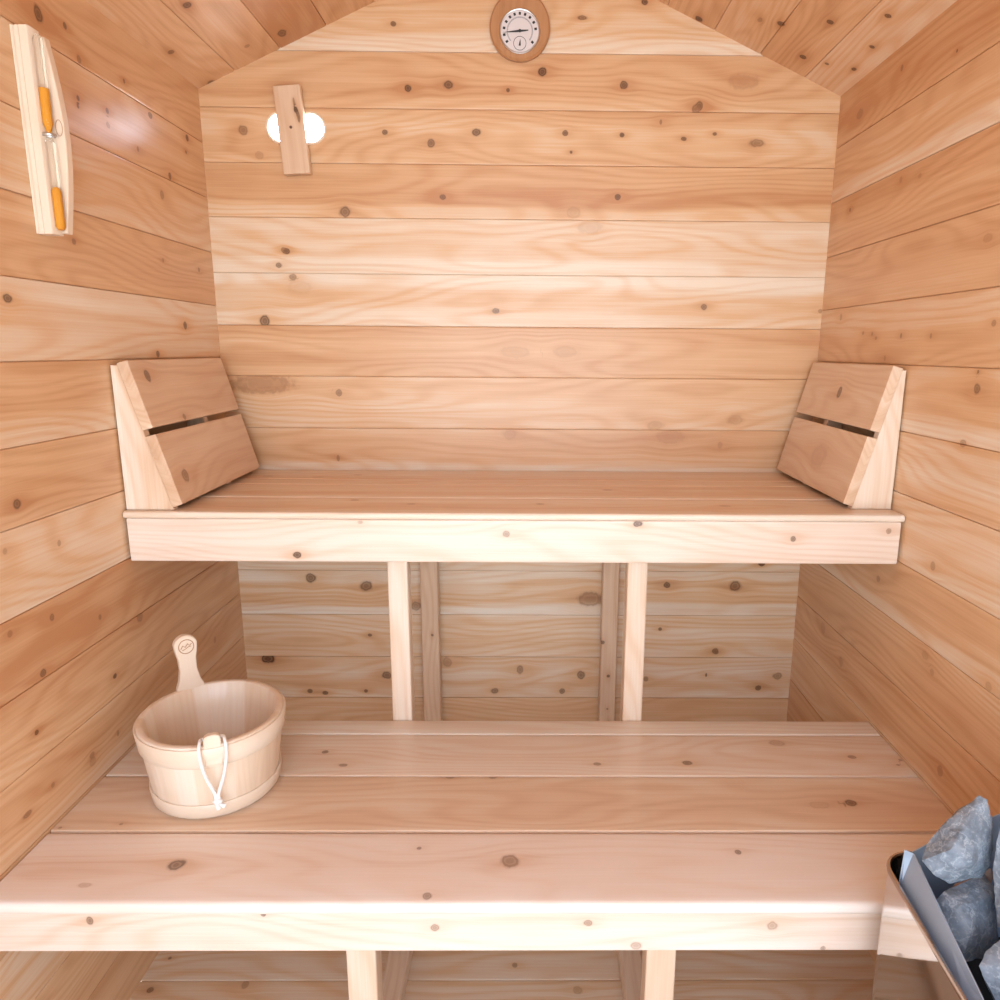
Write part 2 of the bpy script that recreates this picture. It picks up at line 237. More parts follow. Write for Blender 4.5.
def board(name, org, L, W, T, length, width, thick, mat, parent=None, tone=.5, knots=(), rad=.004, seg=.008, edges=(0, 0), bulge=None, off=None, step=None):
    """A rounded board: org is the middle of its outer face at l=0; l runs along L, w across W, T points out of the face.
    knots are given in (l, w); edges = paler sapwood at the -w / +w edges."""
    L, W, T = (np.array(v, float) for v in (L, W, T)); org = np.array(org, float)
    h = width/2; st = step or seg
    prof = []                                   # (w, t) going round, seam on the back
    def arc(cw, ct, a0):
        for i in range(4): a = a0+i*math.pi/6; prof.append((cw+rad*math.cos(a), ct+rad*math.sin(a)))
    nb = max(2, int(width/st))
    prof.append((0, -thick))
    prof.append((-h+rad+1e-4, -thick)); 
    for i in range(4): a = -math.pi/2-i*math.pi/6; prof.append((-h+rad+rad*math.cos(a), -thick+rad+rad*math.sin(a)))
    nt_ = max(1, int((thick-2*rad)/st))
    for i in range(1, nt_): prof.append((-h, -thick+rad+(thick-2*rad)*i/nt_))
    for i in range(4): a = math.pi-i*math.pi/6; prof.append((-h+rad+rad*math.cos(a), -rad+rad*math.sin(a)))
    for i in range(1, nb): prof.append((-h+rad+(width-2*rad)*i/nb, 0))
    for i in range(4): a = math.pi/2-i*math.pi/6; prof.append((h-rad+rad*math.cos(a), -rad+rad*math.sin(a)))
    for i in range(1, nt_): prof.append((h, -rad-(thick-2*rad)*i/nt_))
    for i in range(4): a = -i*math.pi/6; prof.append((h-rad+rad*math.cos(a), -thick+rad+rad*math.sin(a)))
    prof.append((h-rad-1e-4, -thick))
    P = np.array(prof); m = len(P)
    nl = max(2, int(length/seg)); inset = min(rad*.4, .002)
    ls = np.concatenate([[0], np.linspace(inset, length-inset, nl), [length]])
    sc = np.ones(len(ls)); 
    cw_, ct_ = 0., -thick/2
    V = []; lw = []
    s = np.concatenate([[0], np.cumsum(np.hypot(*np.diff(P, axis=0).T))])
    for j, l in enumerate(ls):
        q = P.copy()
        if j in (0, len(ls)-1):
            q[:, 0] = P[:, 0]*(1-inset/h); q[:, 1] = ct_+(P[:, 1]-ct_)*(1-inset/(thick/2))
        V.append(org+l*L+q[:, :1]*W+q[:, 1:]*T); lw.append(np.stack([np.full(m, l), P[:, 0], s], 1))
    V = np.concatenate(V); lw = np.concatenate(lw)
    F_ = []
    for j in range(len(ls)-1):
        a = j*m; b = a+m
        for i in range(m):
            k = (i+1) % m
            F_.append((a+i, b+i, b+k, a+k))
    F_.append(tuple(range(m))); F_.append(tuple(reversed(range((len(ls)-1)*m, len(ls)*m))))
    if np.dot(np.cross(L, W), T) < 0: F_ = [tuple(reversed(f)) for f in F_]
    o1, o2, sd = off or (rng.uniform(0, 9), rng.uniform(0, 3), rng.uniform(0, 50))
    kx, ky, km, warp, halo = knot_fields(lw[:, 0], lw[:, 1], knots)
    wc = np.stack([lw[:, 0]+o1, lw[:, 2]+o2+warp, np.full(len(V), sd)], 1)
    rel = lw[:, 1]/h
    tn = tone + edges[0]*np.clip((-rel-.55)/.3, 0, 1) + edges[1]*np.clip((rel-.55)/.3, 0, 1) - halo
    return link(name, V, F_, mat, parent, wc, tn, np.stack([kx, ky, km], 1))

def panel(name, org, L, W, Nn, l0, l1, rows, mat, fine=.0045, coarse=None, clip=None, knots=(), hole=None):
    """A wall of tongue and groove boards: rows = [(w0, w1, tone, edge_low, edge_high)], fine grid over l0..l1, coarse = extra l range."""
    L, W, Nn, org = (np.array(v, float) for v in (L, W, Nn, org))
    ls = np.linspace(l0, l1, int(abs(l1-l0)/fine)+1)
    if coarse is not None: ls = np.concatenate([np.linspace(coarse, l0, max(3, int(abs(l0-coarse)/.06)))[:-1], ls])
    V, WC, TN, KN, F_ = [], [], [], [], []; base = 0
    for (w0, w1, tone, ea, eb) in rows:
        g = .0009; d = .0035
        k = max(6, int((w1-w0)/fine))
        ws = np.concatenate([[w0, w0+.0002, w0+g*1.3], np.linspace(w0+.0035, w1-.0035, k), [w1-g*1.3, w1-.0002, w1]])
        ds = np.concatenate([[-d, -d, -.0004], np.zeros(k), [-.0004, -d, -d]])
        gl, gw = np.meshgrid(ls, ws, indexing='ij'); gd = np.broadcast_to(ds, gl.shape)
        if clip: hw = np.array([clip(x) for x in ws]); gl = np.clip(gl, -hw[None, :], hw[None, :])
        l, ww, dd = gl.ravel(), gw.ravel(), gd.ravel()
        kb = [q for q in knots if w0-.004 <= q[1] <= w1+.004]
        kx, ky, km, warp, halo = knot_fields(l, ww, kb)
        o1, o2, sd = rng.uniform(0, 9), rng.uniform(0, 3), rng.uniform(0, 50)
        V.append(org+l[:, None]*L+ww[:, None]*W+dd[:, None]*Nn)
        WC.append(np.stack([l+o1, ww-w0+o2+warp, np.full(len(l), sd)], 1))
        rel = (ww-w0)/(w1-w0)
        wob = .05*np.sin(l*3.1+sd)+.03*np.sin(l*7.3+2*sd)
        TN.append(tone+ea*np.clip((.30-rel+wob)/.10, 0, 1)+eb*np.clip((rel-.70-wob)/.10, 0, 1)-halo); KN.append(np.stack([kx, ky, km], 1))
        nl, nw = gl.shape
        i, j = np.meshgrid(np.arange(nl-1), np.arange(nw-1), indexing='ij')
        a = (i*nw+j).ravel(); f = np.stack([a, a+nw, a+nw+1, a+1], 1)
        cl = (l[f].mean(1)); cw = ww[f].mean(1)
        keep = np.ones(len(f), bool)
        if clip: keep &= (l[f].max(1)-l[f].min(1)) > 1e-5
        for hx, hz, hr in (hole or ()): keep &= np.hypot(cl-hx, cw-hz) > hr
        F_.append(f[keep]+base); base += len(l)
    F_ = np.concatenate(F_)
    if np.dot(np.cross(L, W), Nn) < 0: F_ = F_[:, ::-1]
    return struct(link(name, np.concatenate(V), F_, mat, None, np.concatenate(WC), np.concatenate(TN), np.concatenate(KN), smooth=False))

def tube(name, pts, rad, mat, parent=None, n=10, closed=False):
    pts = [Vector(p) for p in pts]; V, F_ = [], []; m = len(pts)
    nrm = None
    for i, p in enumerate(pts):
        a = pts[i-1] if (i or closed) else pts[0]; b = pts[(i+1) % m] if (i < m-1 or closed) else pts[-1]
        t = (b-a).normalized()
        if nrm is None: nrm = t.orthogonal().normalized()
        nrm = (nrm-t*nrm.dot(t)).normalized(); bi = t.cross(nrm)
        r = rad[i] if isinstance(rad, (list, tuple)) else rad
        for k in range(n):
            q = 2*math.pi*k/n; V.append(p+(nrm*math.cos(q)+bi*math.sin(q))*r)
    for i in range(m if closed else m-1):
        for k in range(n):
            F_.append((i*n+k, i*n+(k+1) % n, ((i+1) % m)*n+(k+1) % n, ((i+1) % m)*n+k))
    if not closed: F_.append(tuple(reversed(range(n)))); F_.append(tuple(range((m-1)*n, m*n)))
    return link(name, [tuple(v) for v in V], F_, mat, parent)

def prism(name, outline, org, A, B, Cn, depth, mat, parent=None, tone=None, bevel=.0, scale=1., along=0):
    """Extrude a 2-D outline (a, b) by depth along Cn, with an optional bevel on the far rim; wood coordinates run along A (0) or B (1)."""
    A, B, Cn, org = (Vector(v) for v in (A, B, Cn, org)); n = len(outline)
    cx = sum(p[0] for p in outline)/n; cy = sum(p[1] for p in outline)/n
    def inset(k):
        if not k: return outline
        res = []
        for i in range(n):
            p0, p1, p2 = outline[i-1], outline[i], outline[(i+1) % n]
            e1 = Vector((p1[0]-p0[0], p1[1]-p0[1])).normalized(); e2 = Vector((p2[0]-p1[0], p2[1]-p1[1])).normalized()
            n1 = Vector((-e1.y, e1.x)); n2 = Vector((-e2.y, e2.x)); mvec = (n1+n2)
            if mvec.length < 1e-6: mvec = n1
            mvec = mvec.normalized(); s = k/max(.4, mvec.dot(n1)); 
            res.append((p1[0]+mvec.x*s*sgn, p1[1]+mvec.y*s*sgn))
        return res
    area = sum(outline[i-1][0]*outline[i][1]-outline[i][0]*outline[i-1][1] for i in range(n)); sgn = 1 if area > 0 else -1
    rings = [(bevel, 0), (0, bevel), (0, depth-bevel), (bevel, depth)] if bevel else [(0, 0), (0, depth)]
    V, WC, TN, F_ = [], [], [], []
    o1, o2, sd = rng.uniform(0, 9), rng.uniform(0, 3), rng.uniform(0, 50)
    for ins, d in rings:
        for a, b in inset(ins):
            V.append(tuple(org+A*a+B*b+Cn*d)); TN.append(tone(a, b) if callable(tone) else tone); WC.append((a+o1, b+o2+d, sd) if not along else (b+o1, a+o2+d, sd))
    for r in range(len(rings)-1):
        for i in range(n): F_.append((r*n+i, r*n+(i+1) % n, (r+1)*n+(i+1) % n, (r+1)*n+i))
    F_.append(tuple(reversed(range(n)))); F_.append(tuple(range((len(rings)-1)*n, len(rings)*n)))
    o = link(name, V, F_, mat, parent, WC if tone is not None else None, TN, edge=30)
    return fix_normals(o)

def disc(name, c, A, B, ra, rb, mat, parent=None, n=40, depth=0.):
    return prism(name, [(ra*math.cos(2*math.pi*i/n), rb*math.sin(2*math.pi*i/n)) for i in range(n)], c, A, B, Vector(A).cross(Vector(B)), depth, mat, parent)

X, Y, Z = Vector((1, 0, 0)), Vector((0, 1, 0)), Vector((0, 0, 1))

# ------------------------------------------------------------------ the cabin: floor, walls, gabled ceiling
VENTS = [(-.5825, 1.811), (-.5098, 1.811)]
top = EAVE+SLOPE*HW
# joints of the back wall, top to bottom, with the tone of each board (tone, sapwood low edge, sapwood high edge)
jb = [2.235, 2.107, 1.981, 1.856, 1.732, 1.606, 1.473, 1.345, 1.217, 1.082, .955, .825, .690, .5613, .4353, .310, .185, .06, -.004]
tb = [(.40, 0, 0), (.52, .2, 0), (.34, .12, 0), (.42, .1, 0), (.18, .36, 0), (.60, .25, .05), (.70, .15, .12), (.30, .1, .0), (.54, .05, -.1), (.42, .3, .0), (.42, 0, 0), (.62, .12, 0),
      (.46, .35, .35), (.58, .08, .05), (.60, .2, -.05), (.42, 0, .1), (.3, 0, 0), (.3, 0, 0)]
rows = [(jb[i+1], jb[i], *tb[i]) for i in range(len(jb)-1)]
def gable(z): return HW+.012 if z < EAVE else max(0, HW+.012-(z-EAVE)/SLOPE)
panel('wall_back', (0, 0, 0), X, Z, -Y, -HW-.012, HW+.012, rows, M_WALL, fine=.0042, clip=gable, knots=K_BACK, hole=[(x, z, .0330) for x, z in VENTS])
js = [EAVE+.012, 1.776, 1.650, 1.521, 1.392, 1.2635, 1.133, 1.010, .873, .749, .622, .497, .371, .245, .12, -.004]
tl = [(.30, 0, 0), (.42, 0, .1), (.47, .05, 0), (.32, -.08, .05), (.64, 0, .1), (.46, .05, 0), (.40, 0, 0), (.62, .05, .1), (.24, .0, -.05), (.30, .2, 0), (.34, .15, .05), (.40, 0, 0), (.55, 0, 0), (.42, 0, 0), (.4, 0, 0)]
tr = [(.16, 0, 0), (.42, .38, 0), (.28, .05, .1), (.34, .0, 0), (.52, 0, .08), (.56, .25, 0), (.60, -.05, 0), (.68, 0, 0), (.46, .1, -.08), (.40, 0, .05), (.30, .2, 0), (.45, 0, 0), (.25, 0, 0), (.3, 0, 0), (.4, 0, 0)]
panel('wall_left', (-HW, 0, 0), Y, Z, X, -1.30, .012, [(js[i+1], js[i], *tl[i]) for i in range(len(js)-1)], M_WALL, fine=.0048, coarse=FRONT, knots=K_LEFT)
panel('wall_right', (HW, 0, 0), Y, Z, -X, -1.30, .012, [(js[i+1], js[i], *tr[i]) for i in range(len(js)-1)], M_WALL, fine=.0048, coarse=FRONT, knots=K_RIGHT)
sl = math.hypot(1, SLOPE)
for side, kn, tn in ((-1, K_ROOFL, (.42, .40, .12, .35, .4, .35, .4)), (1, K_ROOFR, (.62, .36, .46, .3, .5, .35, .4))):
    Wd = Vector((-side/sl, 0, SLOPE/sl)); Nd = Vector((-side*SLOPE, 0, -1)).normalized()
    edge = [-.012, .1, .222, .345, .47, .595, .72, HW*sl]
    panel('ceiling', (side*HW, 0, EAVE), Y, Wd, Nd, -.8, .012, [(edge[i], edge[i+1], tn[i], 0, 0) for i in range(7)], M_ROOF, fine=.006, coarse=FRONT, knots=kn)
fl = [-.004, -.131, -.257, -.383, -.509, -.635, -.762, -.89, -1.02, -1.15, -1.28, -1.41, -1.54, -1.67, -1.80, -1.93, -2.06, -2.19, FRONT]
panel('floor', (0, 0, 0), X, Y, Z, -HW, HW, [(fl[i+1], fl[i], .66+.12*math.sin(i*2.3), 0, 0) for i in range(len(fl)-1)], M_WALL, fine=.008, knots=K_FLOOR)

def sub(knots, w0, w1, wm, l0):                      # knots of a plank, in its own (l, w)
    return [(a-l0, b-wm, r, s, d) for a, b, r, s, d in knots if w0-.002 <= b <= w1+.002]

# ------------------------------------------------------------------ upper bench
G = .0035
UT, LT = .971, .493
BX = HW-.0012
ub = empty('upper_bench', (0, -.25, 0), 'upper cedar bench along the back wall, with a pale front board and thin posts', 'bench')
ub_loc = Vector(ub.location)
def own(o, root):                                    # keep world position under a root that is not at the origin
    o.matrix_parent_inverse = Matrix.Translation(-Vector(root.location)); return o
ed = [-.003, -.137, -.2105, -.361, -.513]
tones = [(.52, 0, 0), (.54, 0, 0), (.55, .22, 0), (.57, .2, 0)]
for i in range(4):
    w1, w0 = ed[i]-(G/2), ed[i+1]+(G/2 if i < 3 else 0); wm = (w0+w1)/2
    own(board('seat_plank', (-BX, wm, UT), X, Y, Z, 2*BX, w1-w0, .014, M_BENCH, ub, tones[i][0], sub(K_UPTOP, w0, w1, wm, -BX), .005 if i == 3 else .002, edges=tones[i][1:]), ub)
zc = (.8685+.9565)/2
own(board('front_board', (-BX+.004, -.508, zc), X, Z, -Y, 2*BX-.008, .088, .038, M_PALE, ub, .34, [(a+BX-.004, b-zc, r, s, d) for a, b, r, s, d in K_UPFRONT], .003, edges=(.1, .06)), ub)
PX = [(-.271, -.2285), (.2330, .2755)]
def post(root, x0, x1, yf, yd, z0, z1, tone, kn=(), mat=None):
    return own(board('leg', ((x0+x1)/2, yf, z0), Z, X, -Y, z1-z0, x1-x0, yd, mat or M_BENCH, root, tone, kn, .003), root)
for x0, x1 in PX:
    post(ub, x0, x1, -.453, .040, .0, UT-.0145, .62)
for i, (x0, x1) in enumerate(((-.2692, -.2215), (.2253, .2696))):
    kn = [(.735, -.010, .0055, 1, 1), (.52, .006, .004, 1, .9), (.145, .004, .006, 1, 1)] if i == 0 else [(.50, -.018, .006, 1, .8), (.40, .0, .005, 1, .9), (.26, .006, .004, 1, .8), (.3, .0, .003, 1, .8)]
    post(ub, x0, x1, -.046, .040, .0, UT-.0145, .34 if i else .46, kn)

# ------------------------------------------------------------------ lower bench
lb = empty('lower_bench', (0, -.72, 0), 'lower cedar bench of four wide planks with the wooden bucket standing on it', 'bench')
ed = [-.457, -.5145, -.6645, -.8223, -.983]
tones = [(.80, .15, 0), (.64, .1, 0), (.54, .12, 0), (.55, .25, .04)]
for i in range(4):
    w1, w0 = ed[i]-(G/2 if i else 0), ed[i+1]+(G/2 if i < 3 else 0); wm = (w0+w1)/2
    own(board('seat_plank', (-BX, wm, LT), X, Y, Z, 2*BX, w1-w0, .021, M_PALE if i == 3 else M_BENCH, lb, tones[i][0], sub(K_LOWTOP, w0, w1, wm, -BX), .007 if i == 3 else .002, seg=.007, edges=tones[i][1:]), lb)
zc = (.4012+.4715)/2
own(board('front_board', (-BX+.002, -.973, zc), X, Z, -Y, 2*BX-.004, .0703, .038, M_PALE, lb, .36, [(a+BX-.002, b-zc, r, s, d) for a, b, r, s, d in K_LOWFRONT], .003, seg=.007, edges=(.15, 0)), lb)
for x0, x1 in ((-.2572, -.2105), (.2149, .262)):
    post(lb, x0, x1, -.9345, .040, 0, LT-.0215, .62)
for x0, x1 in ((-.266, -.2225), (.2215, .268)):
    own(board('floor_rail', ((x0+x1)/2, -.893, .04), Y, X, Z, .438, x1-x0, .04, M_BENCH, lb, .45, (), .003), lb)

# ------------------------------------------------------------------ sloping headrests at both ends of the upper bench
def headrest(side, label, tn, kn_up, kn_lo, y0, y1, bo, bt, skew):
    hr = empty('headrest', (side*(HW-.05), (y0+y1)/2, UT), label, 'headrest', None)
    xw = side*(HW-.003); In = Vector((-side, 0, 0))
    h = .288                                             # bo, bt: width of the side panel at the foot and at the top
    for k, yy in enumerate((y0, y0+.62*(y1-y0))):
        out = [(0, 0), (bo-skew*k*.62, 0), (max(.002, bt-skew*k*.62), h-.006), (0, h-.006)]
        o = prism('side_panel', out, (xw, yy, UT+.0006), In, Z, Y, .020, M_BENCH, hr, (lambda a, b: (.95 if a < .004 else .40) if side < 0 else .66) if k == 0 else .4, .0012, along=1); own(o, hr)
    foot = Vector((xw-side*bo, 0, UT+.0006)); head = Vector((xw-side*bt, 0, UT+h-.006))
    W = (head-foot).normalized(); Nv = Vector((-W.z*side, 0, W.x*side)); 
    if Nv.x*(-side) < 0: Nv = -Nv
    tot = (head-foot).length; th = .021
    # a gap of 12 mm between the two slats, the lower one slightly wider
    lift = .0062
    a0, a1 = lift, tot*.515; b0, b1 = a1+.013, tot+.004
    for (s0, s1, tt, kn) in ((b0, b1, tn[0], kn_up), (a0, a1, tn[1], kn_lo)):
        org = foot+W*((s0+s1)/2)+Nv*(th+.0004); org.y = y0-.001
        Ls = Vector((side*skew, y1-y0, 0)).normalized(); Nn = W.cross(Ls)*(1 if W.cross(Ls).dot(Nv) > 0 else -1); o = board('slat', org, Ls, W, Nn, y1-y0+.002, s1-s0, th, M_BENCH, hr, tt, kn, .002, seg=.006); own(o, hr)
    return hr
headrest(-1, 'sloping two-slat headrest at the left end of the upper bench', (.38, .26), [(.055, .035, .014, .8, .75), (.145, -.058, .007, 1, .6)], [(.055, -.022, .0155, 1, .6)], -.499, -.048, .093, .014, .016)
headrest(1, 'sloping two-slat headrest at the right end of the upper bench', (.55, .45), [(.21, .0, .015, .8, .75)], [(.20, .0, .03, 1.6, .22)], -.457, -.024, .082, .008, .010)

# ------------------------------------------------------------------ vent: two round holes with mesh, and the board that turns over them
for i, (vx, vz) in enumerate(VENTS):
    v = empty('air_vent', (vx, 0, vz), ('round mesh air vent showing to the left of the short upright board', 'round mesh air vent showing to the right of the short upright board')[i], 'vent')
    Vr, Fr = [], []; n = 48
    prof = [(.0315, .022), (.0315, -.0012), (.0335, -.0026), (.0360, -.0022), (.0372, -.0002), (.0372, .0)]
    for r, d in prof:
        for k in range(n): q = 2*math.pi*k/n; Vr.append((vx+r*math.cos(q), d, vz+r*math.sin(q)))
    for a in range(len(prof)-1):
        for k in range(n): Fr.append((a*n+k, a*n+(k+1) % n, (a+1)*n+(k+1) % n, (a+1)*n+k))
    rim = own(link('ring', Vr, Fr, M_LIGHT, v, [(p[0], p[2], 3) for p in Vr], .5), v)
    Vg, Fg = [], []
    def bar(p, q, r=.0004):
        b0 = len(Vg)
        for c in (p, q):
            for dx, dz in ((-1, -1), (1, -1), (1, 1), (-1, 1)):
                Vg.append((c[0]+(dx*r if p[0] == q[0] else 0), .012+dz*r, c[1]+(dx*r if p[0] != q[0] else 0)))
        for k in range(4): Fg.append((b0+k, b0+(k+1) % 4, b0+4+(k+1) % 4, b0+4+k))
    for k in range(-4, 5):
        d = k*.0078; c = math.sqrt(max(0, .0314**2-d*d))
        bar((vx+d, vz-c), (vx+d, vz+c)); bar((vx-c, vz+d), (vx+c, vz+d))
    own(link('mesh_screen', Vg, Fg, M_GRILLE, v, smooth=False), v)
vc = empty('vent_cover', (-.5555, -.003, 1.811), 'short upright wooden board turned across the two bright vent holes', 'vent cover')
ta = math.radians(4.0)
La = Vector((math.sin(ta)*-1, 0, math.cos(ta))); Wa = Vector((math.cos(ta), 0, math.sin(ta)))
LB = .196
org = Vector((-.5500, -.024, 1.800))-La*(LB/2)
own(board('cover_board', org, La, Wa, -Y, LB, .064, .020, M_BENCH, vc, .36, [(.142, .016, .0052, 1.6, 1), (.125, .021, .004, 3.0, .7), (.160, .014, .003, 3.0, .6)], .0015, seg=.004), vc)
own(disc('screw_head', Vector((-.551, -.0238, 1.806)), X, Z, .0035, .0035, plain('dark_screw', (.16, .08, .05), .5, .3), vc, 14, .0008), vc)

# ------------------------------------------------------------------ thermometer on the back wall
th = empty('thermometer', (-.0027, -.012, 2.029), 'egg-shaped wooden thermometer with white round dial under the ceiling ridge', 'thermometer')
gx, gz = -.0027, 2.029
n = 56
egg = [(.0713*math.cos(2*math.pi*i/n), (.080 if math.sin(2*math.pi*i/n) > 0 else .0703)*math.sin(2*math.pi*i/n)) for i in range(n)]
own(prism('plaque', egg, (gx, -.0005, gz), X, Z, -Y, .017, M_PLAQUE, th, .5, .004, along=1), th)
dz_ = gz; gz = gz-.0085; dz_ = gz
own(tube('bezel', [(gx+.0462*math.cos(2*math.pi*i/40), -.0185, dz_+.0462*math.sin(2*math.pi*i/40)) for i in range(40)], .0022, M_CHROME, th, 8, True), th)
dial = own(disc('dial', Vector((gx, -.0172, gz)), X, Z, .0455, .0455, M_WHITE, th, 48, .0012), th)
def flat_marks(name, quads, y, mat, parent):
    V, Fc = [], []
    for q in quads:
        b0 = len(V); V += [(p[0], y, p[1]) for p in q] + [(p[0], y+.0004, p[1]) for p in q]; m = len(q)
        Fc.append(tuple(range(b0, b0+m))); Fc.append(tuple(reversed(range(b0+m, b0+2*m))))
        for k in range(m): Fc.append((b0+k, b0+m+k, b0+m+(k+1) % m, b0+(k+1) % m))
    return fix_normals(link(name, V, Fc, mat, parent, smooth=False))
def ray_quad(cx, cz, a, r0, r1, h):
    c, s = math.cos(a), math.sin(a); return [(cx+c*r0-s*h, cz+s*r0+c*h), (cx+c*r1-s*h, cz+s*r1+c*h), (cx+c*r1+s*h, cz+s*r1-c*h), (cx+c*r0+s*h, cz+s*r0-c*h)]
big = [ray_quad(gx, gz, math.radians(a), .0345, .0405, .0026) for a in (216, 192, 170, 148, 128, 109, 90, 71, 51, 30, 8, -38)]
small = [ray_quad(gx, gz, math.radians(222-a*4.2), .028, .031, .0005) for a in range(63)]
ringq = [[(gx+.0152*math.cos(q0)+.0, gz-.0255+.0152*math.sin(q0)), (gx+.0152*math.cos(q1), gz-.0255+.0152*math.sin(q1)), (gx+.0142*math.cos(q1), gz-.0255+.0142*math.sin(q1)), (gx+.0142*math.cos(q0), gz-.0255+.0142*math.sin(q0))] for q0, q1 in ((2*math.pi*i/28, 2*math.pi*(i+1)/28) for i in range(28))]
o = own(flat_marks('scale_marks', big+ringq, -.0190, M_INK, dial), th); o = own(flat_marks('fine_scale', small, -.0190, M_GREYINK, dial), th)
for o in dial.children: o.matrix_parent_inverse = Matrix.Identity(4); 
pa = math.radians(185)
own(flat_marks('pointer', [[(gx+.041*math.cos(pa), gz+.041*math.sin(pa)), (gx-.001*math.sin(pa), gz+.0025), (gx-.020*math.cos(pa), gz-.019*math.sin(pa)+.001), (gx-.020*math.cos(pa), gz-.019*math.sin(pa)-.001), (gx+.001*math.sin(pa), gz-.0025)]], -.0208, M_INK, th), th)
own(flat_marks('humidity_pointer', [[(gx-.0028, gz-.031), (gx+.0022, gz-.031), (gx+.0020, gz-.024), (gx+.0012, gz-.016), (gx-.0012, gz-.024)]], -.0200, M_INK, th), th)
own(disc('pointer_hub', Vector((gx, -.0212, gz)), X, Z, .0035, .0035, M_INK, th, 16, .001), th)
own(flat_marks('maker_mark', [[(gx-.016+k*.0052, gz+.0753), (gx-.016+k*.0052+.0038, gz+.0753), (gx-.016+k*.0052+.0038, gz+.0800-.001*(k % 2)), (gx-.016+k*.0052, gz+.0800-.001*(k % 3))] for k in range(6)], -.0178, M_BRAND, th), th)

# ------------------------------------------------------------------ sand timer on the left wall
st = empty('sand_timer', (-HW, -.64, 1.62), 'wall-mounted sand timer with orange sand in a glass tube on the left wall', 'sand timer')
z0, z1 = 1.466, 1.770
prof = [(0, 0), (.037, 0), (.037, .004)]
# moulded rail, its grooved face toward the viewer
out = [(0, 0), (.0, -.022)]
gro = [(0, 0), (.003, .0), (.0045, .0035), (.0068, .0035), (.008, 0), (.012, 0), (.0128, .002), (.0136, 0), (.0255, 0), (.0272, .003), (.0272, .026), (0, .026)]
V = []; Fc = []; WC = []
for z in np.linspace(z0, z1, 24):
    for a, d in gro: V.append((-HW+.0005+a, -.656+d, z)); WC.append((z, a+d, 7))
m = len(gro)
for r in range(23):
    for k in range(m): Fc.append((r*m+k, r*m+(k+1) % m, (r+1)*m+(k+1) % m, (r+1)*m+k))
Fc.append(tuple(reversed(range(m)))); Fc.append(tuple(range(23*m, 24*m)))
own(fix_normals(link('mount_rail', V, Fc, M_LIGHT, st, WC, .62)), st)
n = 28
arcp = [(0, .004)] + [(.0085+.0150*math.sin(math.pi*t/n)**1.0, .004+(z1-z0-.012)*t/n) for t in range(n+1)] + [(0, z1-z0-.008)]
hold = own(prism('holder', arcp, (-HW+.0278, -.634, z0), X, Z, Y, .016, M_LIGHT, st, .52, .0015, along=1), st)
gxx = -HW+.0280+.0062; gy = -.6455
def lathe(name, prof, cx, cy, mat, parent, n=20):
    V, Fc = [], []
    for r, z in prof:
        for k in range(n): q = 2*math.pi*k/n; V.append((cx+r*math.cos(q), cy+r*math.sin(q), z))
    for a in range(len(prof)-1):
        for k in range(n): Fc.append((a*n+k, a*n+(k+1) % n, (a+1)*n+(k+1) % n, (a+1)*n+k))
    Fc.append(tuple(reversed(range(n)))); Fc.append(tuple(range((len(prof)-1)*n, len(prof)*n)))
    return link(name, V, Fc, mat, parent)
gr = .0072; zm = (z0+z1)/2
gl = lathe('glass_tube', [(.004, z0+.006), (gr, z0+.012), (gr, zm-.014), (.003, zm-.003), (.003, zm+.003), (gr, zm+.014), (gr, z1-.016), (.004, z1-.010)], gxx, gy, M_GLASS, st); own(gl, st)
own(lathe('sand', [(.004, z0+.008), (gr*.9, z0+.013), (gr*.9, z0+.066), (gr*.5, z0+.072)], gxx, gy, M_SAND, st), st)
own(lathe('sand', [(.0025, zm-.001), (.003, zm+.004), (gr*.9, zm+.016), (gr*.9, zm+.066)], gxx, gy, M_SAND, st), st)
own(tube('pivot_clip', [(gxx+.0092*math.cos(q), gy-.0005+.0092*math.sin(q)*.85, zm-.002) for q in (2*math.pi*i/20 for i in range(20))], .0022, M_CHROME, st, 6, True), st)
ec = Vector((-HW+.0278+.0165, -.6347, zm+.012))
mk = own(tube('round_mark', [tuple(ec+X*(.0052*math.cos(q))+Z*(.012*math.sin(q))) for q in (2*math.pi*i/24 for i in range(24))], .0005, M_BRAND, hold, 6, True), st)
mk.matrix_parent_inverse = Matrix.Identity(4)

# ------------------------------------------------------------------ wooden bucket on the lower bench
BC = Vector((-.551, -.685, LT+.0004)); BH = .146
bk = empty('sauna_bucket', BC, 'oval pale wooden bucket with upright handle and white rope loop on the lower bench', 'bucket')
ang = .581
ea, eb_ = .1235, .1305
DA = Vector((math.cos(ang), math.sin(ang), 0)); DB = Vector((-math.sin(ang), math.cos(ang), 0))
def ov(q, s, z, r=0.):
    a, b = ea*s+r, eb_*s+r
    return BC+DA*(a*math.cos(q))+DB*(b*math.sin(q))+Z*z
def taper(z): return .848+.152*min(1, z/BH)
NQ = 132; STAVES = 22
stone_t = [rng.uniform(.2, .8) for _ in range(STAVES)]
def oval_shell(name, prof, mat, parent, staves=True, tone0=.5):
    """prof: closed list of (radial offset, z)."""
    V, WC, TN, Fc = [], [], [], []; m = len(prof)
    for k in range(NQ):
        q = 2*math.pi*k/NQ; sv = k*STAVES//NQ
        for r, z in prof:
            g = -.0009 if staves and (k*STAVES % NQ) < STAVES else 0
            V.append(tuple(ov(q, taper(z), z, r+(g if r > -.004 else -g))))
            WC.append((z+sv*.37, q*.13+(r*2), sv*3.1) if staves else (q*.13, z, 5))
            TN.append(stone_t[sv] if staves else tone0)
    for k in range(NQ):
        for i in range(m):
            Fc.append((k*m+i, k*m+(i+1) % m, ((k+1) % NQ)*m+(i+1) % m, ((k+1) % NQ)*m+i))
    return own(fix_normals(link(name, V, Fc, mat, parent, WC, TN, edge=50)), bk)
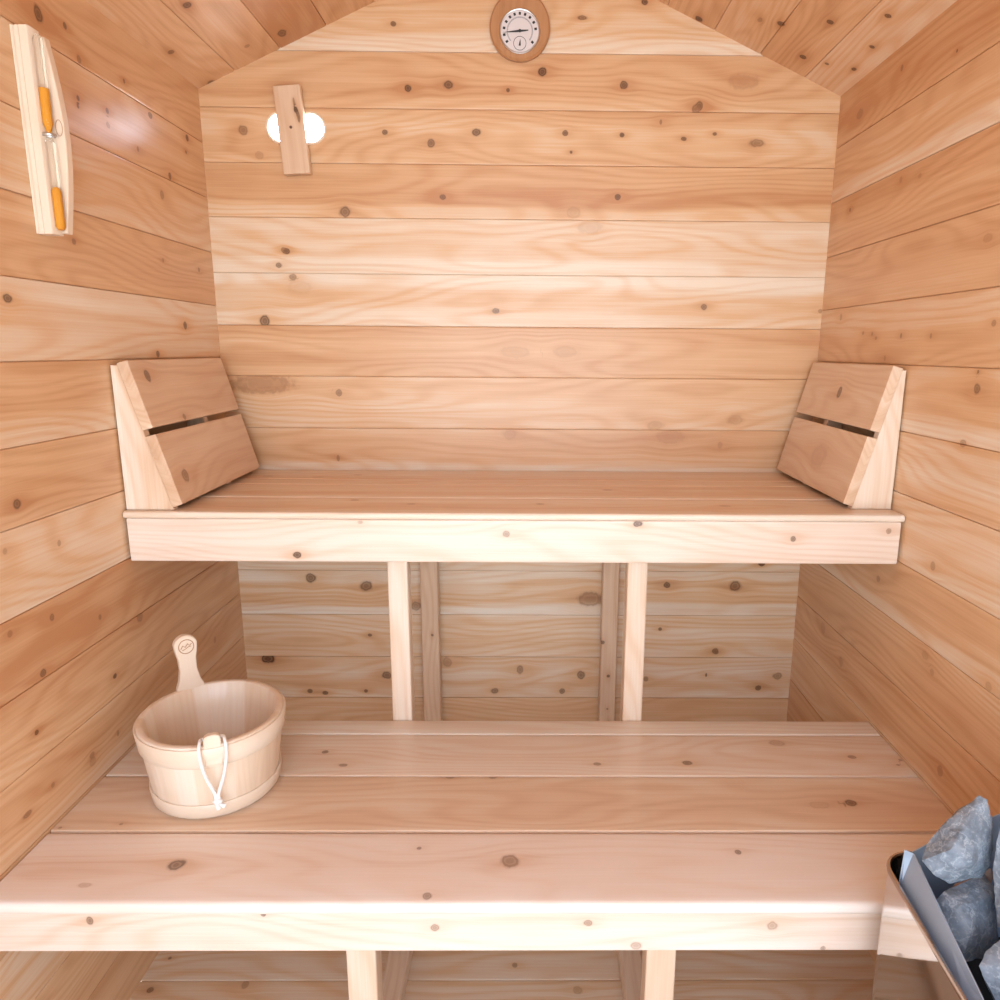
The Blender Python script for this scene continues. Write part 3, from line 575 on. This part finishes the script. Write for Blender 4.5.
body = oval_shell('bucket_wall', [(-.013, .006), (-.013, .05), (-.013, .10), (-.013, BH-.002), (-.011, BH), (-.002, BH), (0, BH-.002), (0, .12), (0, .09), (0, .06), (0, .03), (0, .0015), (-.002, 0), (-.010, 0)], M_LIGHT, bk)
def oval_disc(name, s, z0_, z1_, r, mat):
    n = 60; V = [tuple(ov(2*math.pi*k/n, s, z, r)) for z in (z0_, z1_) for k in range(n)]
    Fc = [(k, (k+1) % n, n+(k+1) % n, n+k) for k in range(n)]+[tuple(reversed(range(n))), tuple(range(n, 2*n))]
    return own(link(name, V, Fc, mat, bk, [(p[0], p[1], 11) for p in V], .5), bk)
oval_disc('bucket_floor', taper(.01), .008, .020, -.0135, M_LIGHT)
def hoop(z0_, z1_):
    return oval_shell('hoop', [(.0003, z0_), (.0022, z0_), (.0038, z0_+.002), (.0038, z1_-.002), (.0022, z1_), (.0003, z1_)], M_LIGHT, bk, False, .58)
hoop(.106, .1425); hoop(.004, .030)
# upright handle stave at the back
hq = None
HP = Vector((0, 0, 0))
# place of the handle: the rim point straight behind-left of the middle
qh = math.pi/2+.15
rim = ov(qh, 1, 0, 0); nrm = Vector((rim.x-BC.x, rim.y-BC.y, 0)).normalized(); tan = Vector((nrm.y, -nrm.x, 0))
hw = [(-.025, BH-.03), (.025, BH-.03), (.025, BH+.002), (.0195, BH+.016), (.0155, BH+.036), (.0160, BH+.058), (.0195, BH+.074)]
topc = BH+.084
oh = [(a, b) for a, b in hw] + [(.0215*math.cos(t*math.pi/14), topc+.0215*math.sin(t*math.pi/14)) for t in range(1, 14)] + [(-a, b) for a, b in reversed(hw[2:])]
lean = Vector((nrm.x*.11, nrm.y*.11, 1)).normalized()
horg = Vector((rim.x, rim.y, BC.z))-nrm*.0285
handle = own(prism('handle', oh, horg, tan, lean, nrm, .0145, M_LIGHT, bk, .58, .002, along=1), bk)
ecn = horg+lean*topc-nrm*.0004
def emb(pts, r): 
    o = own(tube('burned_mark', pts, r, M_BRAND, handle, 6, len(pts) > 12), bk); o.matrix_parent_inverse = Matrix.Identity(4); return o
ringp = [tuple(ecn+tan*(.0135*math.cos(q))+lean*(.0135*math.sin(q))) for q in (2*math.pi*i/26 for i in range(26))]
emb(ringp, .0008)
emb([tuple(ecn+tan*a+lean*b) for a, b in ((-.010, -.003), (-.006, .003), (-.002, -.001), (.003, .005), (.006, .001), (.010, .004))], .0009)
emb([tuple(ecn+tan*a+lean*b) for a, b in ((-.008, -.006), (-.003, -.005), (.004, -.001), (.009, -.001))], .0007)
# peg at the front rim and the rope loop hanging from it
qp = -math.pi/2-.17
rp = ov(qp, 1, 0, 0); pn = Vector((rp.x-BC.x, rp.y-BC.y, 0)).normalized(); pt = Vector((-pn.y, pn.x, 0))
pegc = Vector((rp.x, rp.y, BC.z))-pn*.0125
peg = [(-.0135, BH-.035), (.0135, BH-.035), (.0135, BH+.010), (.0115, BH+.016), (.006, BH+.019), (-.006, BH+.019), (-.0115, BH+.016), (-.0135, BH+.010)]
own(prism('peg_stave', peg, pegc+pn*.0002, pt, Z, pn, .0126, M_LIGHT, bk, .45, .0015, along=1), bk)
def rp_(a, d, z): return tuple(pegc+pt*a+pn*d+Z*z)
loop = [(0, -.0030, BH+.007), (.010, -.0032, BH+.007), (.0165, -.002, BH+.0075), (.0185, .006, BH+.009), (.0195, .014, BH+.007), (.0205, .020, BH-.002), (.0190, .0225, BH-.022), (.0135, .0225, BH-.050), (.0065, .0205, BH-.072), (.0025, .0185, BH-.087), (.0018, .0175, BH-.096)]
full = loop+[(-a, d, z) for a, d, z in reversed(loop[:])][:-1]
# smooth the loop
def catmull(P, sub_=5, closed=True):
    P = [Vector(p) for p in P]; out_ = []; n = len(P)
    for i in range(n):
        p0, p1, p2, p3 = P[i-1], P[i], P[(i+1) % n], P[(i+2) % n]
        for s in range(sub_):
            t = s/sub_; out_.append(.5*((2*p1)+(p2-p0)*t+(2*p0-5*p1+4*p2-p3)*t*t+(3*p1-p0-3*p2+p3)*t**3))
    return out_
rope = own(tube('rope_loop', catmull([rp_(*p) for p in full]), .0027, M_ROPE, bk, 8, True), bk)
def blob(name, c, r, sc, mat, parent, seed=0, amp=.12):
    bm = bmesh.new(); bmesh.ops.create_icosphere(bm, subdivisions=3, radius=1)
    for v in bm.verts:
        d = v.co.normalized(); k = 1+amp*noise.noise(d*2.2+Vector((seed, 0, 0)))
        v.co = Vector((d.x*sc[0], d.y*sc[1], d.z*sc[2]))*r*k+Vector(c)
    me = bpy.data.meshes.new(name); bm.to_mesh(me); bm.free(); me.materials.append(mat)
    for p in me.polygons: p.use_smooth = True
    o = bpy.data.objects.new(name, me); COL.objects.link(o); o.parent = parent; return o
own(blob('rope_knot', rp_(0, .0180, BH-.099), .0075, (1.05, .85, 1.0), M_ROPE, bk, 3, .3), bk)
own(tube('rope_tail', [rp_(.001, .0185, BH-.100), rp_(.006, .019, BH-.107), rp_(.0105, .0195, BH-.110)], [.0030, .0032, .0045], M_ROPE, bk, 8), bk)
own(tube('rope_tail', [rp_(-.001, .0185, BH-.100), rp_(-.001, .019, BH-.108), rp_(.001, .0195, BH-.113)], [.0030, .0032, .0040], M_ROPE, bk, 8), bk)

# ------------------------------------------------------------------ heater with stones
hx0, hx1, hy0, hy1, hz0, hz1 = .522, .764, -1.50, -1.012, .10, .598
he = empty('sauna_heater', ((hx0+hx1)/2, (hy0+hy1)/2, 0), 'polished stainless steel sauna heater filled with grey stones by the right wall', 'heater')
def rrect(x0, x1, y0, y1, r, n=8):
    P = []
    for cx, cy, a0 in ((x1-r, y1-r, 0), (x0+r, y1-r, 90), (x0+r, y0+r, 180), (x1-r, y0+r, 270)):
        for i in range(n+1): a = math.radians(a0+90*i/n); P.append((cx+r*math.cos(a), cy+r*math.sin(a)))
    return P
def rings(name, rr, mat, parent, close=False, cap=False):
    V, Fc = [], []; m = len(rr[0][0])
    for o_, z in rr: V += [(p[0], p[1], z) for p in o_]
    for a in range(len(rr)-1 if not close else len(rr)):
        b = (a+1) % len(rr)
        for k in range(m): Fc.append((a*m+k, a*m+(k+1) % m, b*m+(k+1) % m, b*m+k))
    if cap: Fc.append(tuple(range(m)))
    return own(link(name, V, Fc, mat, parent, edge=35), he)
def off_(d, r=.042): return rrect(hx0+d, hx1-d, hy0+d, hy1-d, max(.004, r-d))
rings('casing', [(off_(0), hz0), (off_(0), .3), (off_(0), hz1-.002), (off_(.0022), hz1-.002), (off_(.0022), .3), (off_(.0022), hz0)], M_STEEL, he, True)
rings('top_rim', [(off_(-.0012), hz1-.006), (off_(-.0018), hz1-.002), (off_(-.0006), hz1+.0015), (off_(.0022), hz1+.0015), (off_(.0036), hz1-.001), (off_(.0030), hz1-.006)], M_RIM, he, True)
rings('base', [(off_(.004), .0), (off_(.004), hz0+.002)], M_DARK, he, False, True)
bx, by = .5405, -1.046
def plate(name, quad, th_, mat):
    q = [Vector(p) for p in quad]; nn = (q[1]-q[0]).cross(q[2]-q[0]).normalized()*th_; n = len(q)
    V = [tuple(p) for p in q]+[tuple(p+nn) for p in q]
    Fc = [tuple(range(n)), tuple(reversed(range(n, 2*n)))]+[(k, n+k, n+(k+1) % n, (k+1) % n) for k in range(n)]
    return own(fix_normals(link(name, V, Fc, mat, he, smooth=False)), he)
def strip(name, st_, th_, mat):                      # a folded sheet: stations (y, x low, z low, x high, z high)
    V = []
    for y, xa, za, xb_, zb in st_: V += [(xa, y, za), (xb_, y, zb), (xb_+th_, y, zb), (xa+th_, y, za)]
    Fc = [(0, 1, 2, 3), tuple(len(V)-4+k for k in (3, 2, 1, 0))]
    for i in range(len(st_)-1):
        for k in range(4): Fc.append((4*i+k, 4*i+4+k, 4*i+4+(k+1) % 4, 4*i+(k+1) % 4))
    return own(fix_normals(link(name, V, Fc, mat, he, smooth=False)), he)
xl = hx0+.0065
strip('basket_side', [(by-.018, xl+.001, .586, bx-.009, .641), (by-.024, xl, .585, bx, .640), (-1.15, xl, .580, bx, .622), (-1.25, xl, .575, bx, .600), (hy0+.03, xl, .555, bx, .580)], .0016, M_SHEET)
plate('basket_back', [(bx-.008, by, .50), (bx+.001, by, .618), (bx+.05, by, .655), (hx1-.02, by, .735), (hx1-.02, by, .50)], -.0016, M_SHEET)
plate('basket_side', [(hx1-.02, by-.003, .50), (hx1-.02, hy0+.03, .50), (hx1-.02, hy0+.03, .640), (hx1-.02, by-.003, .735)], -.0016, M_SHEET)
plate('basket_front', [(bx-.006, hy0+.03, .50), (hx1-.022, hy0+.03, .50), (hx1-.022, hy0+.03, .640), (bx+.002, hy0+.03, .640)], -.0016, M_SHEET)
rings('stone_grate', [(off_(.003), .496), (off_(.003), .50)], M_DARK, he, False, True).data.flip_normals()

he.rotation_euler = (0, 0, math.radians(-4.5)); he.location.x -= .019

STONES = {
    'A': [(0.591,-1.092,0.747),(0.605,-1.068,0.713),(0.598,-1.096,0.743),(0.611,-1.067,0.701),(0.604,-1.104,0.718),(0.614,-1.074,0.685),(0.608,-1.107,0.681),(0.611,-1.087,0.668),(0.603,-1.113,0.661),(0.603,-1.096,0.659),(0.591,-1.115,0.649),(0.599,-1.097,0.643),(0.554,-1.117,0.641),(0.573,-1.093,0.635),(0.530,-1.122,0.656),(0.554,-1.096,0.645),(0.516,-1.114,0.671),(0.540,-1.093,0.660),(0.526,-1.102,0.684),(0.541,-1.089,0.674),(0.544,-1.099,0.710),(0.564,-1.083,0.690),(0.570,-1.087,0.721),(0.580,-1.078,0.702),(0.577,-1.109,0.731),(0.538,-1.131,0.700),(0.561,-1.139,0.690),(0.533,-1.123,0.677),(0.580,-1.122,0.707)],
    'B': [(0.539,-1.111,0.611),(0.572,-1.086,0.582),(0.551,-1.111,0.625),(0.580,-1.089,0.592),(0.580,-1.104,0.631),(0.604,-1.075,0.594),(0.613,-1.092,0.636),(0.618,-1.080,0.607),(0.614,-1.112,0.627),(0.632,-1.084,0.599),(0.609,-1.138,0.579),(0.606,-1.120,0.576),(0.587,-1.148,0.562),(0.595,-1.129,0.557),(0.553,-1.158,0.566),(0.572,-1.131,0.565),(0.543,-1.141,0.593),(0.567,-1.111,0.568),(0.559,-1.136,0.626),(0.590,-1.129,0.628),(0.561,-1.154,0.601)],
    'C': [(0.586,-1.140,0.690),(0.612,-1.115,0.665),(0.598,-1.125,0.725),(0.632,-1.093,0.685),(0.636,-1.120,0.740),(0.657,-1.096,0.707),(0.686,-1.136,0.703),(0.684,-1.111,0.667),(0.675,-1.160,0.620),(0.683,-1.132,0.610),(0.608,-1.173,0.611),(0.629,-1.144,0.609),(0.591,-1.156,0.615),(0.606,-1.139,0.607),(0.585,-1.152,0.648),(0.617,-1.123,0.631),(0.600,-1.148,0.699),(0.623,-1.172,0.666),(0.590,-1.173,0.653)],
    'D': [(0.534,-1.212,0.615),(0.575,-1.185,0.580),(0.547,-1.202,0.625),(0.576,-1.174,0.591),(0.578,-1.190,0.636),(0.602,-1.167,0.602),(0.640,-1.188,0.633),(0.649,-1.174,0.612),(0.656,-1.215,0.592),(0.649,-1.193,0.572),(0.617,-1.239,0.545),(0.632,-1.215,0.528),(0.555,-1.246,0.560),(0.580,-1.217,0.548),(0.552,-1.216,0.574),(0.575,-1.201,0.567),(0.562,-1.221,0.625),(0.583,-1.243,0.602)],
    'E': [(0.566,-1.100,0.618),(0.587,-1.086,0.611),(0.575,-1.093,0.619),(0.590,-1.085,0.614),(0.599,-1.096,0.631),(0.609,-1.082,0.619),(0.621,-1.090,0.641),(0.625,-1.075,0.621),(0.630,-1.086,0.629),(0.629,-1.078,0.619),(0.619,-1.097,0.623),(0.619,-1.086,0.615),(0.581,-1.102,0.615),(0.589,-1.093,0.608),(0.592,-1.098,0.624)],

}
S_LABEL = {'A': 'large pointed grey stone standing at the back left corner of the heater',
           'B': 'broad grey stone just below the pointed one, against the heater basket side',
           'C': 'grey stone cut by the right edge of the photo, beside the pointed stone',
           'D': 'grey stone in the bottom right corner of the photo, lowest in the heater',
           'E': 'small pinkish grey stone chip wedged beneath the large pointed stone'}
M_CHIP = plain('pinkish_stone', (.40, .27, .22), .8)
def rock(key, pts):
    bm = bmesh.new()
    for p in pts: bm.verts.new(p)
    r = bmesh.ops.convex_hull(bm, input=bm.verts)
    bmesh.ops.delete(bm, geom=[g for g in r['geom_interior'] if isinstance(g, bmesh.types.BMVert)], context='VERTS')
    bmesh.ops.dissolve_limit(bm, angle_limit=math.radians(7), verts=bm.verts, edges=bm.edges)
    bmesh.ops.triangulate(bm, faces=bm.faces)
    for _ in range(4):
        lg = [e_ for e_ in bm.edges if e_.calc_length() > .005]
        if not lg: break
        bmesh.ops.subdivide_edges(bm, edges=lg, cuts=1); bmesh.ops.triangulate(bm, faces=bm.faces)
    bmesh.ops.smooth_vert(bm, verts=bm.verts, factor=.1, use_axis_x=True, use_axis_y=True, use_axis_z=True)
    bm.normal_update(); seed = Vector((ord(key)*1.7, 0, 0))
    mv = [(v, v.normal*(.0016*noise.noise(v.co*38+seed)+.0013*noise.noise(v.co*95+seed)+.0008*noise.noise(v.co*240+seed))) for v in bm.verts]
    c = sum((v.co for v in bm.verts), Vector())/len(bm.verts)
    for v, d in mv: v.co = v.co+d-c
    bmesh.ops.recalc_face_normals(bm, faces=bm.faces)
    me = bpy.data.meshes.new('sauna_stone'); bm.to_mesh(me); bm.free(); me.materials.append(M_CHIP if key == 'E' else M_STONE)
    for p in me.polygons: p.use_smooth = True
    me.set_sharp_from_angle(angle=math.radians(38))
    o = bpy.data.objects.new('sauna_stone', me); COL.objects.link(o); o.location = c
    return tag(o, S_LABEL[key], 'stone', 'stones in the heater')
for k_, p_ in STONES.items(): rock(k_, p_)
